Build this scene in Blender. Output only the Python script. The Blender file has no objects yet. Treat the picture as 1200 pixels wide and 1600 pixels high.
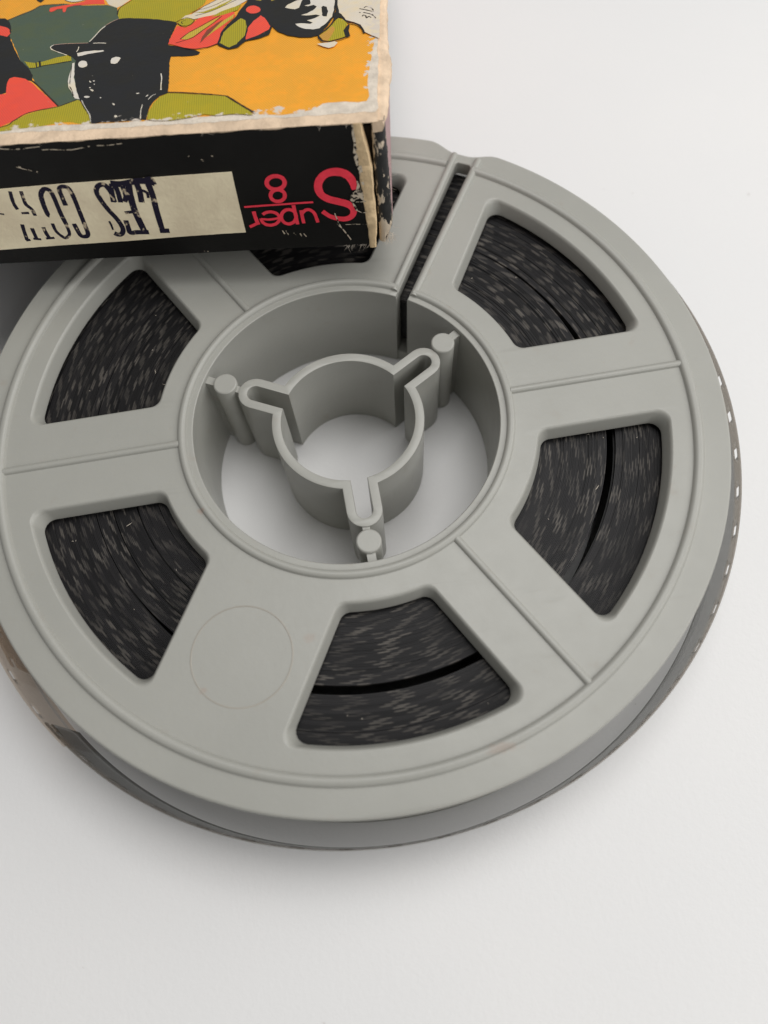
import bpy, bmesh, math, random
from math import sin, cos, pi, radians, sqrt, atan2
from mathutils import Matrix, Vector, noise
from mathutils.geometry import tessellate_polygon

random.seed(7)
S = 0.001                       # everything below is in millimetres
scene = bpy.context.scene
COL = scene.collection
Z0 = 11.9                       # height of the reel's upper face above the table

# ------------------------------------------------------------------ camera
cam_d = bpy.data.cameras.new("camera")
cam = bpy.data.objects.new("camera", cam_d)
COL.objects.link(cam)
scene.camera = cam
cx, cy, cz = 0.0, -38.7377, 69.7608
R = ((0.986358, -0.160933, -0.034631), (0.162172, 0.913841, 0.372284), (-0.028266, -0.372821, 0.927473))
cam.matrix_world = Matrix(((R[0][0], R[1][0], R[2][0], cx * S), (R[0][1], R[1][1], R[2][1], cy * S),
                           (R[0][2], R[1][2], R[2][2], (cz + Z0) * S), (0, 0, 0, 1)))
cam_d.sensor_fit = 'AUTO'
cam_d.sensor_width = 36.0
cam_d.lens = 1241.68 / 1600 * 36.0
cam_d.clip_start = 0.002
cam_d.clip_end = 20.0
cam_d.dof.use_dof = True
cam_d.dof.focus_distance = 0.080
cam_d.dof.aperture_fstop = 20.0

# ------------------------------------------------------------------ light
world = bpy.data.worlds.new("World")
scene.world = world
world.use_nodes = True
wbg = world.node_tree.nodes["Background"]
wbg.inputs["Color"].default_value = (1.0, 0.985, 0.965, 1)
wbg.inputs["Strength"].default_value = 0.185


def area_lamp(name, loc, target, size, size_y, power, color):
    d = bpy.data.lights.new(name, 'AREA')
    d.shape = 'RECTANGLE'
    d.size, d.size_y, d.energy, d.color = size, size_y, power, color
    o = bpy.data.objects.new(name, d)
    o.location = loc
    o.rotation_euler = (Vector(target) - Vector(loc)).to_track_quat('-Z', 'Y').to_euler()
    COL.objects.link(o)
    return o


area_lamp("window_light", (0.285, -0.095, 0.25), (0, 0, 0), 0.70, 0.25, 1.27, (1.0, 0.99, 0.975))
area_lamp("ceiling_light", (0.08, 0.09, 0.40), (0, 0, 0), 0.25, 0.25, 0.82, (1.0, 0.99, 0.975))

scene.view_settings.view_transform = 'Standard'
scene.view_settings.look = 'None'
scene.view_settings.exposure = 0.0
scene.view_settings.gamma = 1.0


# ------------------------------------------------------------------ materials
def new_mat(name):
    m = bpy.data.materials.new(name)
    m.use_nodes = True
    nt = m.node_tree
    return m, nt, nt.nodes["Principled BSDF"]


def N(nt, kind, **kw):
    n = nt.nodes.new(kind)
    for k, v in kw.items():
        setattr(n, k, v)
    return n


def mathn(nt, op, a, b=None, c=None, clamp=False):
    n = N(nt, 'ShaderNodeMath', operation=op, use_clamp=clamp)
    for i, v in enumerate((a, b, c)):
        if v is None:
            continue
        if isinstance(v, (int, float)):
            n.inputs[i].default_value = v
        else:
            nt.links.new(v, n.inputs[i])
    return n.outputs[0]


def mixc(nt, fac, a, b, mode='MIX'):
    n = N(nt, 'ShaderNodeMix', data_type='RGBA', blend_type=mode)
    for i, v in ((0, fac), (6, a), (7, b)):
        if isinstance(v, (int, float)):
            n.inputs[i].default_value = v
        elif isinstance(v, tuple):
            n.inputs[i].default_value = (v[0], v[1], v[2], 1)
        else:
            nt.links.new(v, n.inputs[i])
    return n.outputs[2]


def noise_tex(nt, vec, scale, detail=3, rough=0.55):
    n = N(nt, 'ShaderNodeTexNoise')
    n.inputs['Scale'].default_value = scale
    n.inputs['Detail'].default_value = detail
    n.inputs['Roughness'].default_value = rough
    nt.links.new(vec, n.inputs['Vector'])
    return n.outputs['Fac']


def ramp(nt, fac, p0, p1):
    n = N(nt, 'ShaderNodeMapRange', interpolation_type='SMOOTHSTEP')
    nt.links.new(fac, n.inputs[0])
    n.inputs[1].default_value, n.inputs[2].default_value = p0, p1
    return n.outputs[0]


def add_bump(nt, bsdf, height, strength, dist):
    b = N(nt, 'ShaderNodeBump')
    b.inputs['Strength'].default_value = strength
    b.inputs['Distance'].default_value = dist
    nt.links.new(height, b.inputs['Height'])
    nt.links.new(b.outputs[0], bsdf.inputs['Normal'])


def obj_coord(nt):
    return N(nt, 'ShaderNodeTexCoord').outputs['Object']


def mat_table():
    m, nt, b = new_mat("white_table_paper")
    co = obj_coord(nt)
    n1 = noise_tex(nt, co, 18, 4)
    c = mixc(nt, ramp(nt, n1, .3, .7), (.80, .80, .80), (.825, .82, .815))
    c = mixc(nt, mathn(nt, 'MULTIPLY', ramp(nt, noise_tex(nt, co, 900, 2, .4), .765, .80), .30), c, (.45, .42, .39))
    nt.links.new(c, b.inputs['Base Color'])
    b.inputs['Roughness'].default_value = .62
    b.inputs['Specular IOR Level'].default_value = .25
    add_bump(nt, b, noise_tex(nt, co, 1700, 4, .65), .22, .00015)
    return m


def mat_plastic(name, stains):
    m, nt, b = new_mat(name)
    co = obj_coord(nt)
    n1 = noise_tex(nt, co, 60, 4)
    c = mixc(nt, ramp(nt, n1, .25, .75), (.352, .351, .320), (.382, .380, .347))
    n2 = noise_tex(nt, co, 420, 4)
    c = mixc(nt, mathn(nt, 'MULTIPLY', ramp(nt, n2, .62, .8), .35), c, (.33, .28, .23))
    for (x, y, rad, amt, sx, sy) in stains:
        mp = N(nt, 'ShaderNodeMapping')
        nt.links.new(co, mp.inputs[0])
        mp.inputs['Location'].default_value = (-x * S * sx, -y * S * sy, 0)
        mp.inputs['Scale'].default_value = (sx, sy, 0)
        ln = N(nt, 'ShaderNodeVectorMath', operation='LENGTH')
        nt.links.new(mp.outputs[0], ln.inputs[0])
        d = mathn(nt, 'ADD', ln.outputs['Value'], mathn(nt, 'MULTIPLY', mathn(nt, 'SUBTRACT', noise_tex(nt, co, 1500, 2), .5), rad * S * 1.6))
        f = mathn(nt, 'MULTIPLY', mathn(nt, 'SUBTRACT', 1.0, ramp(nt, d, rad * S * .25, rad * S)), amt)
        c = mixc(nt, f, c, (.36, .19, .12))
    nt.links.new(c, b.inputs['Base Color'])
    mp = N(nt, 'ShaderNodeMapping')
    mp.inputs['Rotation'].default_value = (0, 0, .7)
    mp.inputs['Scale'].default_value = (1, 14, 1)
    nt.links.new(co, mp.inputs[0])
    scr = ramp(nt, noise_tex(nt, mp.outputs[0], 190, 4, .6), .60, .72)
    rr = mathn(nt, 'ADD', mathn(nt, 'MULTIPLY', n2, .22), mathn(nt, 'MULTIPLY', scr, .10))
    nt.links.new(mathn(nt, 'ADD', rr, .25), b.inputs['Roughness'])
    b.inputs['Specular IOR Level'].default_value = .45
    b.inputs['Subsurface Weight'].default_value = .06
    b.inputs['Subsurface Radius'].default_value = (.0012, .001, .0008)
    add_bump(nt, b, noise_tex(nt, co, 1800, 3), .10, .00012)
    return m


def mat_film_edges():
    m, nt, b = new_mat("film_edge")
    uv = N(nt, 'ShaderNodeUVMap').outputs[0]
    sp = N(nt, 'ShaderNodeSeparateXYZ')
    nt.links.new(uv, sp.inputs[0])
    u, v = sp.outputs[0], sp.outputs[1]
    co = obj_coord(nt)
    fr = mathn(nt, 'FRACT', mathn(nt, 'ADD', u, mathn(nt, 'MULTIPLY', v, .05)))
    dash = mathn(nt, 'MULTIPLY', ramp(nt, fr, .0, .09), mathn(nt, 'SUBTRACT', 1.0, ramp(nt, fr, .26, .36)))
    wn = N(nt, 'ShaderNodeTexWhiteNoise', noise_dimensions='1D')
    nt.links.new(mathn(nt, 'ADD', mathn(nt, 'FLOOR', u), mathn(nt, 'MULTIPLY', v, 977.0)), wn.inputs['W'])
    patch = ramp(nt, noise_tex(nt, co, 330, 3), .38, .60)
    amt = mathn(nt, 'MULTIPLY', mathn(nt, 'MULTIPLY', dash, mathn(nt, 'ADD', mathn(nt, 'MULTIPLY', wn.outputs[0], .70), .25)), mathn(nt, 'ADD', mathn(nt, 'MULTIPLY', patch, .65), .35))
    base = mixc(nt, v, (.010, .0098, .0105), (.021, .020, .021))
    c = mixc(nt, amt, base, (.118, .107, .095))
    nt.links.new(c, b.inputs['Base Color'])
    b.inputs['Roughness'].default_value = .5
    b.inputs['Specular IOR Level'].default_value = .2
    return m


def mat_simple(name, col, rough=.5, spec=.4, var=.12, vscale=300, bump=0, bscale=2500):
    m, nt, b = new_mat(name)
    co = obj_coord(nt)
    c = mixc(nt, ramp(nt, noise_tex(nt, co, vscale, 4), .3, .7), tuple(x * (1 - var) for x in col), tuple(min(1, x * (1 + var)) for x in col))
    nt.links.new(c, b.inputs['Base Color'])
    b.inputs['Roughness'].default_value = rough
    b.inputs['Specular IOR Level'].default_value = spec
    if bump:
        add_bump(nt, b, noise_tex(nt, co, bscale, 3), bump, .0002)
    return m


def mat_broken(name, col, under, t0, t1, scale):
    """patchy ink or scuff: broken up by the grain of what lies under it"""
    m, nt, b = new_mat(name)
    co = obj_coord(nt)
    n = noise_tex(nt, co, scale, 4, .6)
    c = mixc(nt, ramp(nt, n, t0, t1), col, under)
    nt.links.new(c, b.inputs['Base Color'])
    b.inputs['Roughness'].default_value = .75
    b.inputs['Specular IOR Level'].default_value = .2
    add_bump(nt, b, n, .2, .0001)
    return m


def mat_leader(name, tint, rough, body=None, amount=0.0):
    """thin see-through film base: tinted transmission, a glossy skin and, for processed film, a grey body"""
    m, nt, b = new_mat(name)
    out = nt.nodes["Material Output"]
    tr = N(nt, 'ShaderNodeBsdfTransparent')
    tr.inputs[0].default_value = (*tint, 1)
    sh = tr.outputs[0]
    if body:
        df = N(nt, 'ShaderNodeBsdfDiffuse')
        df.inputs[0].default_value = (*body, 1)
        m0 = N(nt, 'ShaderNodeMixShader')
        m0.inputs[0].default_value = amount
        nt.links.new(sh, m0.inputs[1])
        nt.links.new(df.outputs[0], m0.inputs[2])
        sh = m0.outputs[0]
    gl = N(nt, 'ShaderNodeBsdfGlossy')
    gl.inputs['Roughness'].default_value = rough
    fr = N(nt, 'ShaderNodeFresnel')
    fr.inputs[0].default_value = 1.45
    mx = N(nt, 'ShaderNodeMixShader')
    geo = N(nt, 'ShaderNodeNewGeometry')
    nt.links.new(mathn(nt, 'MULTIPLY', fr.outputs[0], mathn(nt, 'SUBTRACT', 1.0, geo.outputs['Backfacing'])), mx.inputs[0])
    nt.links.new(sh, mx.inputs[1])
    nt.links.new(gl.outputs[0], mx.inputs[2])
    nt.links.new(mx.outputs[0], out.inputs[0])
    nt.nodes.remove(b)
    return m


def mat_print(name, col, halftone=.10, angle=.6):
    """ink on the lid: fine printing screen, and rubbed-off ink towards the panel's front and right edges"""
    m, nt, b = new_mat("ink_" + name)
    co = obj_coord(nt)
    sp = N(nt, 'ShaderNodeSeparateXYZ')
    nt.links.new(co, sp.inputs[0])
    t = mathn(nt, 'ADD', mathn(nt, 'MULTIPLY', sp.outputs[0], cos(angle)), mathn(nt, 'MULTIPLY', sp.outputs[1], sin(angle)))
    scr = mathn(nt, 'ADD', mathn(nt, 'MULTIPLY', mathn(nt, 'SINE', mathn(nt, 'MULTIPLY', t, 2 * pi / .00021)), .5), .5)
    dark = tuple(x * (1 - 2.4 * halftone) for x in col)
    lite = tuple(min(1, x * (1 + halftone)) for x in col)
    c = mixc(nt, scr, dark, lite)
    c = mixc(nt, mathn(nt, 'MULTIPLY', ramp(nt, noise_tex(nt, co, 160, 4), .35, .75), .35), c, tuple(x * .8 for x in col))
    c = mixc(nt, mathn(nt, 'MULTIPLY', ramp(nt, noise_tex(nt, co, 420, 4, .6), .42, .68), .45), c, (col[0] * 1.12, col[1] * .98, col[2] * .62))
    fleck = mathn(nt, 'MULTIPLY', ramp(nt, noise_tex(nt, co, 2300, 2), .74, .80), ramp(nt, noise_tex(nt, co, 210, 2), .50, .62))
    c = mixc(nt, mathn(nt, 'MULTIPLY', fleck, .75), c, (.66, .60, .52))
    # rubbed edges
    ef = mathn(nt, 'SUBTRACT', 1.0, ramp(nt, sp.outputs[1], .0016, .0042))
    er = ramp(nt, sp.outputs[0], -.0006, .0016)
    e = mathn(nt, 'MAXIMUM', mathn(nt, 'MULTIPLY', ef, .27), mathn(nt, 'MULTIPLY', er, .30))
    n = noise_tex(nt, co, 900, 5, .65)
    wear = ramp(nt, mathn(nt, 'ADD', n, e), .74, .80)
    c = mixc(nt, wear, c, (.72, .64, .55))
    nt.links.new(c, b.inputs['Base Color'])
    b.inputs['Roughness'].default_value = .48
    b.inputs['Specular IOR Level'].default_value = .35
    add_bump(nt, b, noise_tex(nt, co, 1600, 3), .12, .00012)
    return m


def mat_black_card():
    m, nt, b = new_mat("black_printed_card")
    co = obj_coord(nt)
    n = noise_tex(nt, co, 2200, 5, .7)
    n2 = noise_tex(nt, co, 140, 3)
    speck = mathn(nt, 'MULTIPLY', ramp(nt, n, .68, .78), ramp(nt, n2, .45, .65))
    c = mixc(nt, ramp(nt, n2, .3, .7), (.0045, .0042, .004), (.0085, .008, .0075))
    c = mixc(nt, mathn(nt, 'MULTIPLY', speck, .14), c, (.5, .45, .38))
    nt.links.new(c, b.inputs['Base Color'])
    b.inputs['Roughness'].default_value = .55
    b.inputs['Specular IOR Level'].default_value = .22
    add_bump(nt, b, n, .25, .0001)
    return m


def mat_scuffed_side():
    m, nt, b = new_mat("scuffed_black_card")
    co = obj_coord(nt)
    mp = N(nt, 'ShaderNodeMapping')
    mp.inputs['Scale'].default_value = (1.4, 1.4, .55)
    nt.links.new(co, mp.inputs[0])
    n = noise_tex(nt, mp.outputs[0], 900, 5, .62)
    sp = N(nt, 'ShaderNodeSeparateXYZ')
    nt.links.new(co, sp.inputs[0])
    low = mathn(nt, 'SUBTRACT', 1.0, ramp(nt, sp.outputs[2], .0005, .004))
    left = mathn(nt, 'SUBTRACT', 1.0, ramp(nt, sp.outputs[0], .0009, .0017))
    w = ramp(nt, mathn(nt, 'ADD', n, mathn(nt, 'ADD', mathn(nt, 'MULTIPLY', low, .16), mathn(nt, 'MULTIPLY', left, .14))), .56, .61)
    c = mixc(nt, w, (.012, .012, .012), (.60, .50, .38))
    side = ramp(nt, sp.outputs[1], .0012, .0017)
    c = mixc(nt, side, c, (.40, .25, .25))
    nt.links.new(c, b.inputs['Base Color'])
    b.inputs['Roughness'].default_value = .6
    add_bump(nt, b, n, .4, .0002)
    return m


STAINS = [(-15.1, -7.6, .42, .35, 1, 1), (8.6, -33.6, .9, .22, .5, 1.6), (-6.3, -21.5, .7, .18, 1, 1.2), (-16.2, -24.6, .4, .22, 1, 1)]
M_TABLE = mat_table()
M_PLASTIC = mat_plastic("grey_green_plastic", STAINS)
M_FILM = mat_film_edges()
M_BLACKFILM = mat_simple("dark_film_base", (.016, .016, .016), .2, .6, .2, 200)
M_LOOSE = mat_leader("loose_film", (.72, .72, .71), .18, (.09, .092, .087), .30)
M_MARGIN = mat_leader("film_margin", (.70, .67, .63), .16, (.16, .15, .14), .20)
M_PACK = mat_simple("film_pack_side", (.012, .012, .012), .5, .25, .2, 200)
M_LEADER = mat_leader("clear_leader", (.89, .84, .79), .12)
M_BOARD = mat_simple("raw_cardboard", (.74, .57, .41), .85, .15, .14, 500, .5, 3000)
M_BOARD2 = mat_simple("pale_cardboard", (.80, .60, .36), .85, .15, .12, 700, .5, 3000)
M_PAPER = mat_simple("torn_paper", (.72, .64, .54), .8, .2, .12, 900, .4, 3500)
M_BLACKCARD = mat_black_card()
M_SIDE = mat_scuffed_side()
M_INSIDE = mat_simple("dark_box_inside", (.03, .025, .02), .9, .1)
INK = {
    'orange': mat_print('orange', (.99, .430, .042), .09), 'teal': mat_print('teal', (.092, .132, .092), .14, 2.4),
    'ink': mat_print('ink', (.035, .022, .016), .0), 'black': mat_print('black', (.018, .019, .021), .02),
    'red': mat_print('red', (.92, .100, .066), .05), 'olive': mat_print('olive', (.46, .395, .026), .12, .1),
    'mustard': mat_print('mustard', (.62, .46, .06), .08, .1), 'maroon': mat_print('maroon', (.26, .07, .04), .08),
    'cream': mat_print('cream', (.78, .70, .58), .02), 'paperwhite': mat_print('white', (.78, .73, .65), .0),
    'wornred': mat_print('worn_red', (.55, .36, .30), .0), 'lightorange': mat_print('light_orange', (.62, .33, .06), .06),
}
FRONT_INK = {
    'label': mat_simple("label_paper", (.94, .81, .58), .7, .2, .10, 260, .25, 2500),
    'stamp': mat_broken("stamp_ink", (.016, .013, .030), (.62, .51, .36), .56, .66, 1300),
    'redink': mat_simple("red_ink", (.98, .050, .085), .5, .3, .12, 900),
    'scuffwhite': mat_broken("scuff", (.58, .50, .39), (.012, .011, .010), .48, .58, 2400),
}


# ------------------------------------------------------------------ builders
def add_mesh(name, verts, faces, mats, parent=None, smooth=25, face_mats=None, kind=None):
    me = bpy.data.meshes.new(name)
    me.from_pydata([(v[0] * S, v[1] * S, v[2] * S) for v in verts], [], faces)
    for m in (mats if isinstance(mats, (list, tuple)) else [mats]):
        me.materials.append(m)
    if face_mats:
        me.polygons.foreach_set('material_index', face_mats)
    if smooth:
        me.polygons.foreach_set('use_smooth', [True] * len(me.polygons))
        me.set_sharp_from_angle(angle=radians(smooth))
    me.validate()
    me.update()
    o = bpy.data.objects.new(name, me)
    COL.objects.link(o)
    if parent:
        o.parent = parent
    if kind:
        o['kind'] = kind
    return o


def root(name, label, cat, loc=(0, 0, 0), mat3=None):
    o = bpy.data.objects.new(name, None)
    COL.objects.link(o)
    M = mat3.to_4x4() if mat3 else Matrix.Identity(4)
    M.translation = Vector(loc) * S
    o.matrix_world = M
    o.empty_display_size = .01
    o['label'], o['category'] = label, cat
    return o


class MB:
    def __init__(self):
        self.v, self.f, self.m = [], [], []

    def add(self, vs, fs, mi=0):
        k = len(self.v)
        self.v += list(vs)
        self.f += [tuple(i + k for i in f) for f in fs]
        self.m += [mi] * len(fs)

    def loft(self, rings, closed=True, mi=0, flip=False):
        """rings of equal length joined by quads"""
        n = len(rings[0])
        k = len(self.v)
        for r in rings:
            self.v += list(r)
        for a in range(len(rings) - 1):
            for i in range(n if closed else n - 1):
                j = (i + 1) % n
                q = (k + a * n + i, k + a * n + j, k + (a + 1) * n + j, k + (a + 1) * n + i)
                self.f.append(q[::-1] if flip else q)
                self.m.append(mi)

    def flat(self, contours, z, up=True, mi=0):
        """planar face with holes at height z"""
        polys = [[Vector((p[0], p[1], 0)) for p in c] for c in contours]
        pts = [p for c in contours for p in c]
        tris = tessellate_polygon(polys)
        k = len(self.v)
        self.v += [(p[0], p[1], z) for p in pts]
        for t in tris:
            a, b, c = (pts[i] for i in t)
            area = (b[0] - a[0]) * (c[1] - a[1]) - (b[1] - a[1]) * (c[0] - a[0])
            if abs(area) < 1e-12:
                continue
            if (area > 0) != up:
                t = t[::-1]
            self.f.append(tuple(i + k for i in t))
            self.m.append(mi)

    def build(self, name, mats, parent=None, smooth=25, kind=None):
        return add_mesh(name, self.v, self.f, mats, parent, smooth, self.m, kind)


def zr(pts, z):
    return [(p[0], p[1], z) for p in pts]


def weighted(o):
    o.modifiers.new("weighted_normals", 'WEIGHTED_NORMAL').keep_sharp = True
    return o


def half_bead(path, w, h, closed=False, base=-.12, seg=7):
    """half-round raised bead along a path of (x, y) in the plane z = Z0"""
    n = len(path)
    mb = MB()
    rings = []
    for i, (x, y) in enumerate(path):
        if closed:
            a, b = path[i - 1], path[(i + 1) % n]
        else:
            a, b = path[max(0, i - 1)], path[min(n - 1, i + 1)]
        tx, ty = b[0] - a[0], b[1] - a[1]
        L = math.hypot(tx, ty)
        nx, ny = -ty / L, tx / L
        ring = [(x + nx * w * .62, y + ny * w * .62, Z0 + base)]
        for k in range(seg + 1):
            t = pi * k / seg
            # soft foot: cosine profile
            d = cos(t) * w * .5
            ring.append((x + nx * d, y + ny * d, Z0 + h * sin(t) ** .85 if 0 < k < seg else Z0 + .006))
        ring.append((x - nx * w * .62, y - ny * w * .62, Z0 + base))
        rings.append(ring)
    if closed:
        rings.append(rings[0])
    mb.loft(rings, closed=False, flip=True)
    if not closed:
        mb.f.append(tuple(range(len(rings[0]))))
        mb.m.append(0)
        k = (len(rings) - 1) * len(rings[0])
        mb.f.append(tuple(range(k + len(rings[0]) - 1, k - 1, -1)))
        mb.m.append(0)
    return mb


def arc(r, a0, a1, n, cx=0, cy=0):
    return [(cx + r * cos(radians(a0 + (a1 - a0) * i / (n - 1))), cy + r * sin(radians(a0 + (a1 - a0) * i / (n - 1)))) for i in range(n)]


# ------------------------------------------------------------------ the table
def build_table():
    n = 24
    vs, fs = [], []
    for j in range(n + 1):
        for i in range(n + 1):
            vs.append((-1200 + 2400 * i / n, -1200 + 2400 * j / n, 0))
    for j in range(n):
        for i in range(n):
            a = j * (n + 1) + i
            fs.append((a, a + 1, a + n + 2, a + n + 1))
    o = add_mesh("table_top", vs, fs, M_TABLE, None, 0)
    o['kind'] = 'structure'


build_table()

# ------------------------------------------------------------------ the reel
SPOKES = {0: 5.2, 60: 5.25, 120: 5.2, 180: 5.2, -120: 6.9, -60: 5.2}
R_OUT, R_HUB = 37.5, 15.3


def window_contour(a1, hw1, a2, hw2, ra, rb, c):
    """rounded sector between the spoke at a1 (right) and the spoke at a2 (left), degrees"""
    out = []

    def fillet(a, s, hw, Rf, inner):
        u = Vector((cos(radians(a)), sin(radians(a))))
        n = Vector((-u.y, u.x)) * s
        h = hw + c
        ce = u * sqrt(Rf * Rf - h * h) + n * h
        line_n = -n
        arc_n = -ce.normalized() if inner else ce.normalized()
        return ce, line_n, arc_n

    def sweep(ce, n0, n1, k=6):
        t0 = atan2(n0.y, n0.x)
        d = (atan2(n1.y, n1.x) - t0 + pi) % (2 * pi) - pi
        return [(ce.x + c * cos(t0 + d * i / k), ce.y + c * sin(t0 + d * i / k)) for i in range(k + 1)]

    ce, ln, an = fillet(a1, 1, hw1, rb - c, False)
    out += sweep(ce, ln, an)
    p0 = out[-1]
    ce2, ln2, an2 = fillet(a2, -1, hw2, rb - c, False)
    s2 = sweep(ce2, an2, ln2)
    t0, t1 = atan2(p0[1], p0[0]), atan2(s2[0][1], s2[0][0])
    d = (t1 - t0) % (2 * pi)
    out += [(rb * cos(t0 + d * i / 18), rb * sin(t0 + d * i / 18)) for i in range(1, 18)]
    out += s2
    ce3, ln3, an3 = fillet(a2, -1, hw2, ra + c, True)
    s3 = sweep(ce3, ln3, an3)
    q0 = out[-1]
    out += [(q0[0] + (s3[0][0] - q0[0]) * i / 6, q0[1] + (s3[0][1] - q0[1]) * i / 6) for i in range(1, 6)]
    out += s3
    ce4, ln4, an4 = fillet(a1, 1, hw1, ra + c, True)
    s4 = sweep(ce4, an4, ln4)
    t0, t1 = atan2(s3[-1][1], s3[-1][0]), atan2(s4[0][1], s4[0][0])
    d = (t1 - t0 + pi) % (2 * pi) - pi
    out += [(ra * cos(t0 + d * i / 12), ra * sin(t0 + d * i / 12)) for i in range(1, 12)]
    out += s4
    q0, q1 = out[-1], out[0]
    out += [(q0[0] + (q1[0] - q0[0]) * i / 6, q0[1] + (q1[1] - q0[1]) * i / 6) for i in range(1, 6)]
    return out


def sstep(x):
    x = min(1, max(0, x))
    return x * x * (3 - 2 * x)


def outer_contour(inset=0.0, notch=True, n=360):
    out = []
    for i in range(n):
        a = 360 * i / n
        r = R_OUT - inset
        if notch:
            d = abs(a - 60.2)
            r -= 1.15 * (1 - sstep((d - 1.2) / 5.0))
        out.append((r * cos(radians(a)), r * sin(radians(a))))
    return out


U60 = (cos(radians(60)), sin(radians(60)))
N60 = (-U60[1], U60[0])


def slot_pt(r, p):
    return (U60[0] * r + N60[0] * p, U60[1] * r + N60[1] * p)


def hub_contour(R, widen=0.0, slot=True):
    """circle of the hub opening running out into the threading slot"""
    if not slot:
        return arc(R, 0, 357, 120)
    pl, pr = .38 + widen, -.92 - widen
    a_l = 60 + math.degrees(math.asin(pl / R))
    a_r = 60 + math.degrees(math.asin(pr / R))
    pts = arc(R, a_l, a_r + 360, 118)
    rr = lambda r: pr - (r - 15) * .030
    for k in range(1, 15):
        r = 15 + (34.75 - 15) * k / 14
        pts.append(slot_pt(r, rr(r)))
    r = 35.05 + widen
    pts.append(slot_pt(r, rr(r) + .30))
    pts.append(slot_pt(r, pl - .30))
    for k in range(14, 0, -1):
        r = 15 + (34.75 - 15) * k / 14
        pts.append(slot_pt(r, pl))
    return pts


def flange(name, parent, z_face, z_back, sgn, slot):
    """one spoked disc; z_face is its outer face, sgn +1 when that face looks up"""
    mb = MB()
    prof = [(0.0, 0.0), (.07, .015), (.16, .07), (.24, .16), (.33, .34), (.62, 1.25), (.66, 1.6)]   # inset, depth of the window draft
    wins = []
    keys = [0, 60, 120, 180, -120, -60]
    for i, a in enumerate(keys):
        b = keys[(i + 1) % 6]
        rings = [zr(window_contour(a, SPOKES[a] - .66 + d, b, SPOKES[b] - .66 + d, 18.85 + d, 32.05 - d, 1.15), z_face - sgn * dz) for d, dz in prof]
        wins.append(rings)
        mb.loft(rings, flip=(sgn > 0) ^ False)
    orr = [(.26, 0), (.13, .035), (.04, .13), (0, .28), (0, 1.35), (.1, 1.6)]
    oring = [zr(outer_contour(i, slot), z_face - sgn * dz) for i, dz in orr]
    mb.loft(oring, flip=(sgn > 0))
    hrr = [(.12, 0), (.04, .03), (0, .11), (0, 1.6)]
    hring = [zr(hub_contour(R_HUB + w, w, slot), z_face - sgn * dz) for w, dz in hrr]
    mb.loft(hring, flip=(sgn > 0))
    mb.flat([oring[0], hring[0]] + [w[0] for w in wins], z_face, sgn > 0)
    mb.flat([oring[-1], hring[-1]] + [w[-1] for w in wins], z_face - sgn * 1.6, sgn < 0)
    o = mb.build(name, M_PLASTIC, parent, 60)
    # make every wall face outwards
    bm = bmesh.new()
    bm.from_mesh(o.data)
    bmesh.ops.remove_doubles(bm, verts=bm.verts, dist=1e-7)
    bmesh.ops.recalc_face_normals(bm, faces=bm.faces)
    bm.to_mesh(o.data)
    bm.free()
    o.data.polygons.foreach_set('use_smooth', [True] * len(o.data.polygons))
    o.data.set_sharp_from_angle(angle=radians(50))
    return weighted(o)


reel = root("film_reel", "small grey plastic cine film reel lying flat on the white table", "film reel")
top = flange("top_flange", reel, Z0, Z0 - 1.6, 1, True)
bottom = flange("bottom_flange", reel, 0.02, 1.62, -1, False)


def bead_part(name, mb):
    return mb.build(name, M_PLASTIC, top, 40)


bead_part("rim_bead", half_bead([(34.42 * cos(radians(a)), 34.42 * sin(radians(a))) for a in [62.1 + (417.0 - 62.1) * i / 300 for i in range(301)]], 1.02, .42))
bead_part("hub_bead", half_bead([(16.38 * cos(radians(a)), 16.38 * sin(radians(a))) for a in [61.9 + (415.6 - 61.9) * i / 200 for i in range(201)]], .86, .40))
for a in (0, 120, 180, -60):
    u = (cos(radians(a)), sin(radians(a)))
    bead_part("spoke_bead", half_bead([(u[0] * r, u[1] * r) for r in (16.7, 20, 24, 28, 32, 33.9, 34.5)], .74, .34))
bead_part("slot_bead", half_bead([slot_pt(r, .80) for r in (15.9, 18, 22, 26, 30, 33, 35.2, 36.0)], .76, .38))
bead_part("slot_bead", half_bead([slot_pt(r, -1.40 - (r - 15) * .030) for r in (15.9, 18, 22, 26, 30, 33, 35.2, 36.0)], .80, .38))
ejc = (25.4 * cos(radians(-119.6)), 25.4 * sin(radians(-119.6)))
M_MARK = mat_simple("moulding_mark", (.37, .345, .30), .5, .35, .06, 300)
mk = half_bead(arc(4.55, 0, 356, 90, *ejc), .13, .03, True)
mko = mk.build("mould_mark", M_MARK, top, 40)
mko['label'] = "faint round mould mark ring on the spoke without a raised bead"


# hub wall with its slit
def hub_wall():
    mb = MB()
    a0, a1 = 61.3, 60 - 3.4 + 360
    angs = [a0 + (a1 - a0) * i / 150 for i in range(151)]
    sec = [(R_HUB, Z0 - .4), (R_HUB - .18, 1.0), (R_HUB - .2, .03), (16.5, .03), (16.5, Z0 - .4)]
    rings = [[(r * cos(radians(a)), r * sin(radians(a)), z) for r, z in sec] for a in angs]
    mb.loft(rings, closed=True, flip=False)
    k = len(rings[0])
    mb.f.append(tuple(range(k)))
    mb.m.append(0)
    b = (len(rings) - 1) * k
    mb.f.append(tuple(range(b + k - 1, b - 1, -1)))
    mb.m.append(0)
    o = mb.build("hub_wall", M_PLASTIC, reel, 40)
    bm = bmesh.new()
    bm.from_mesh(o.data)
    bmesh.ops.recalc_face_normals(bm, faces=bm.faces)
    bm.to_mesh(o.data)
    bm.free()


hub_wall()


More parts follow.
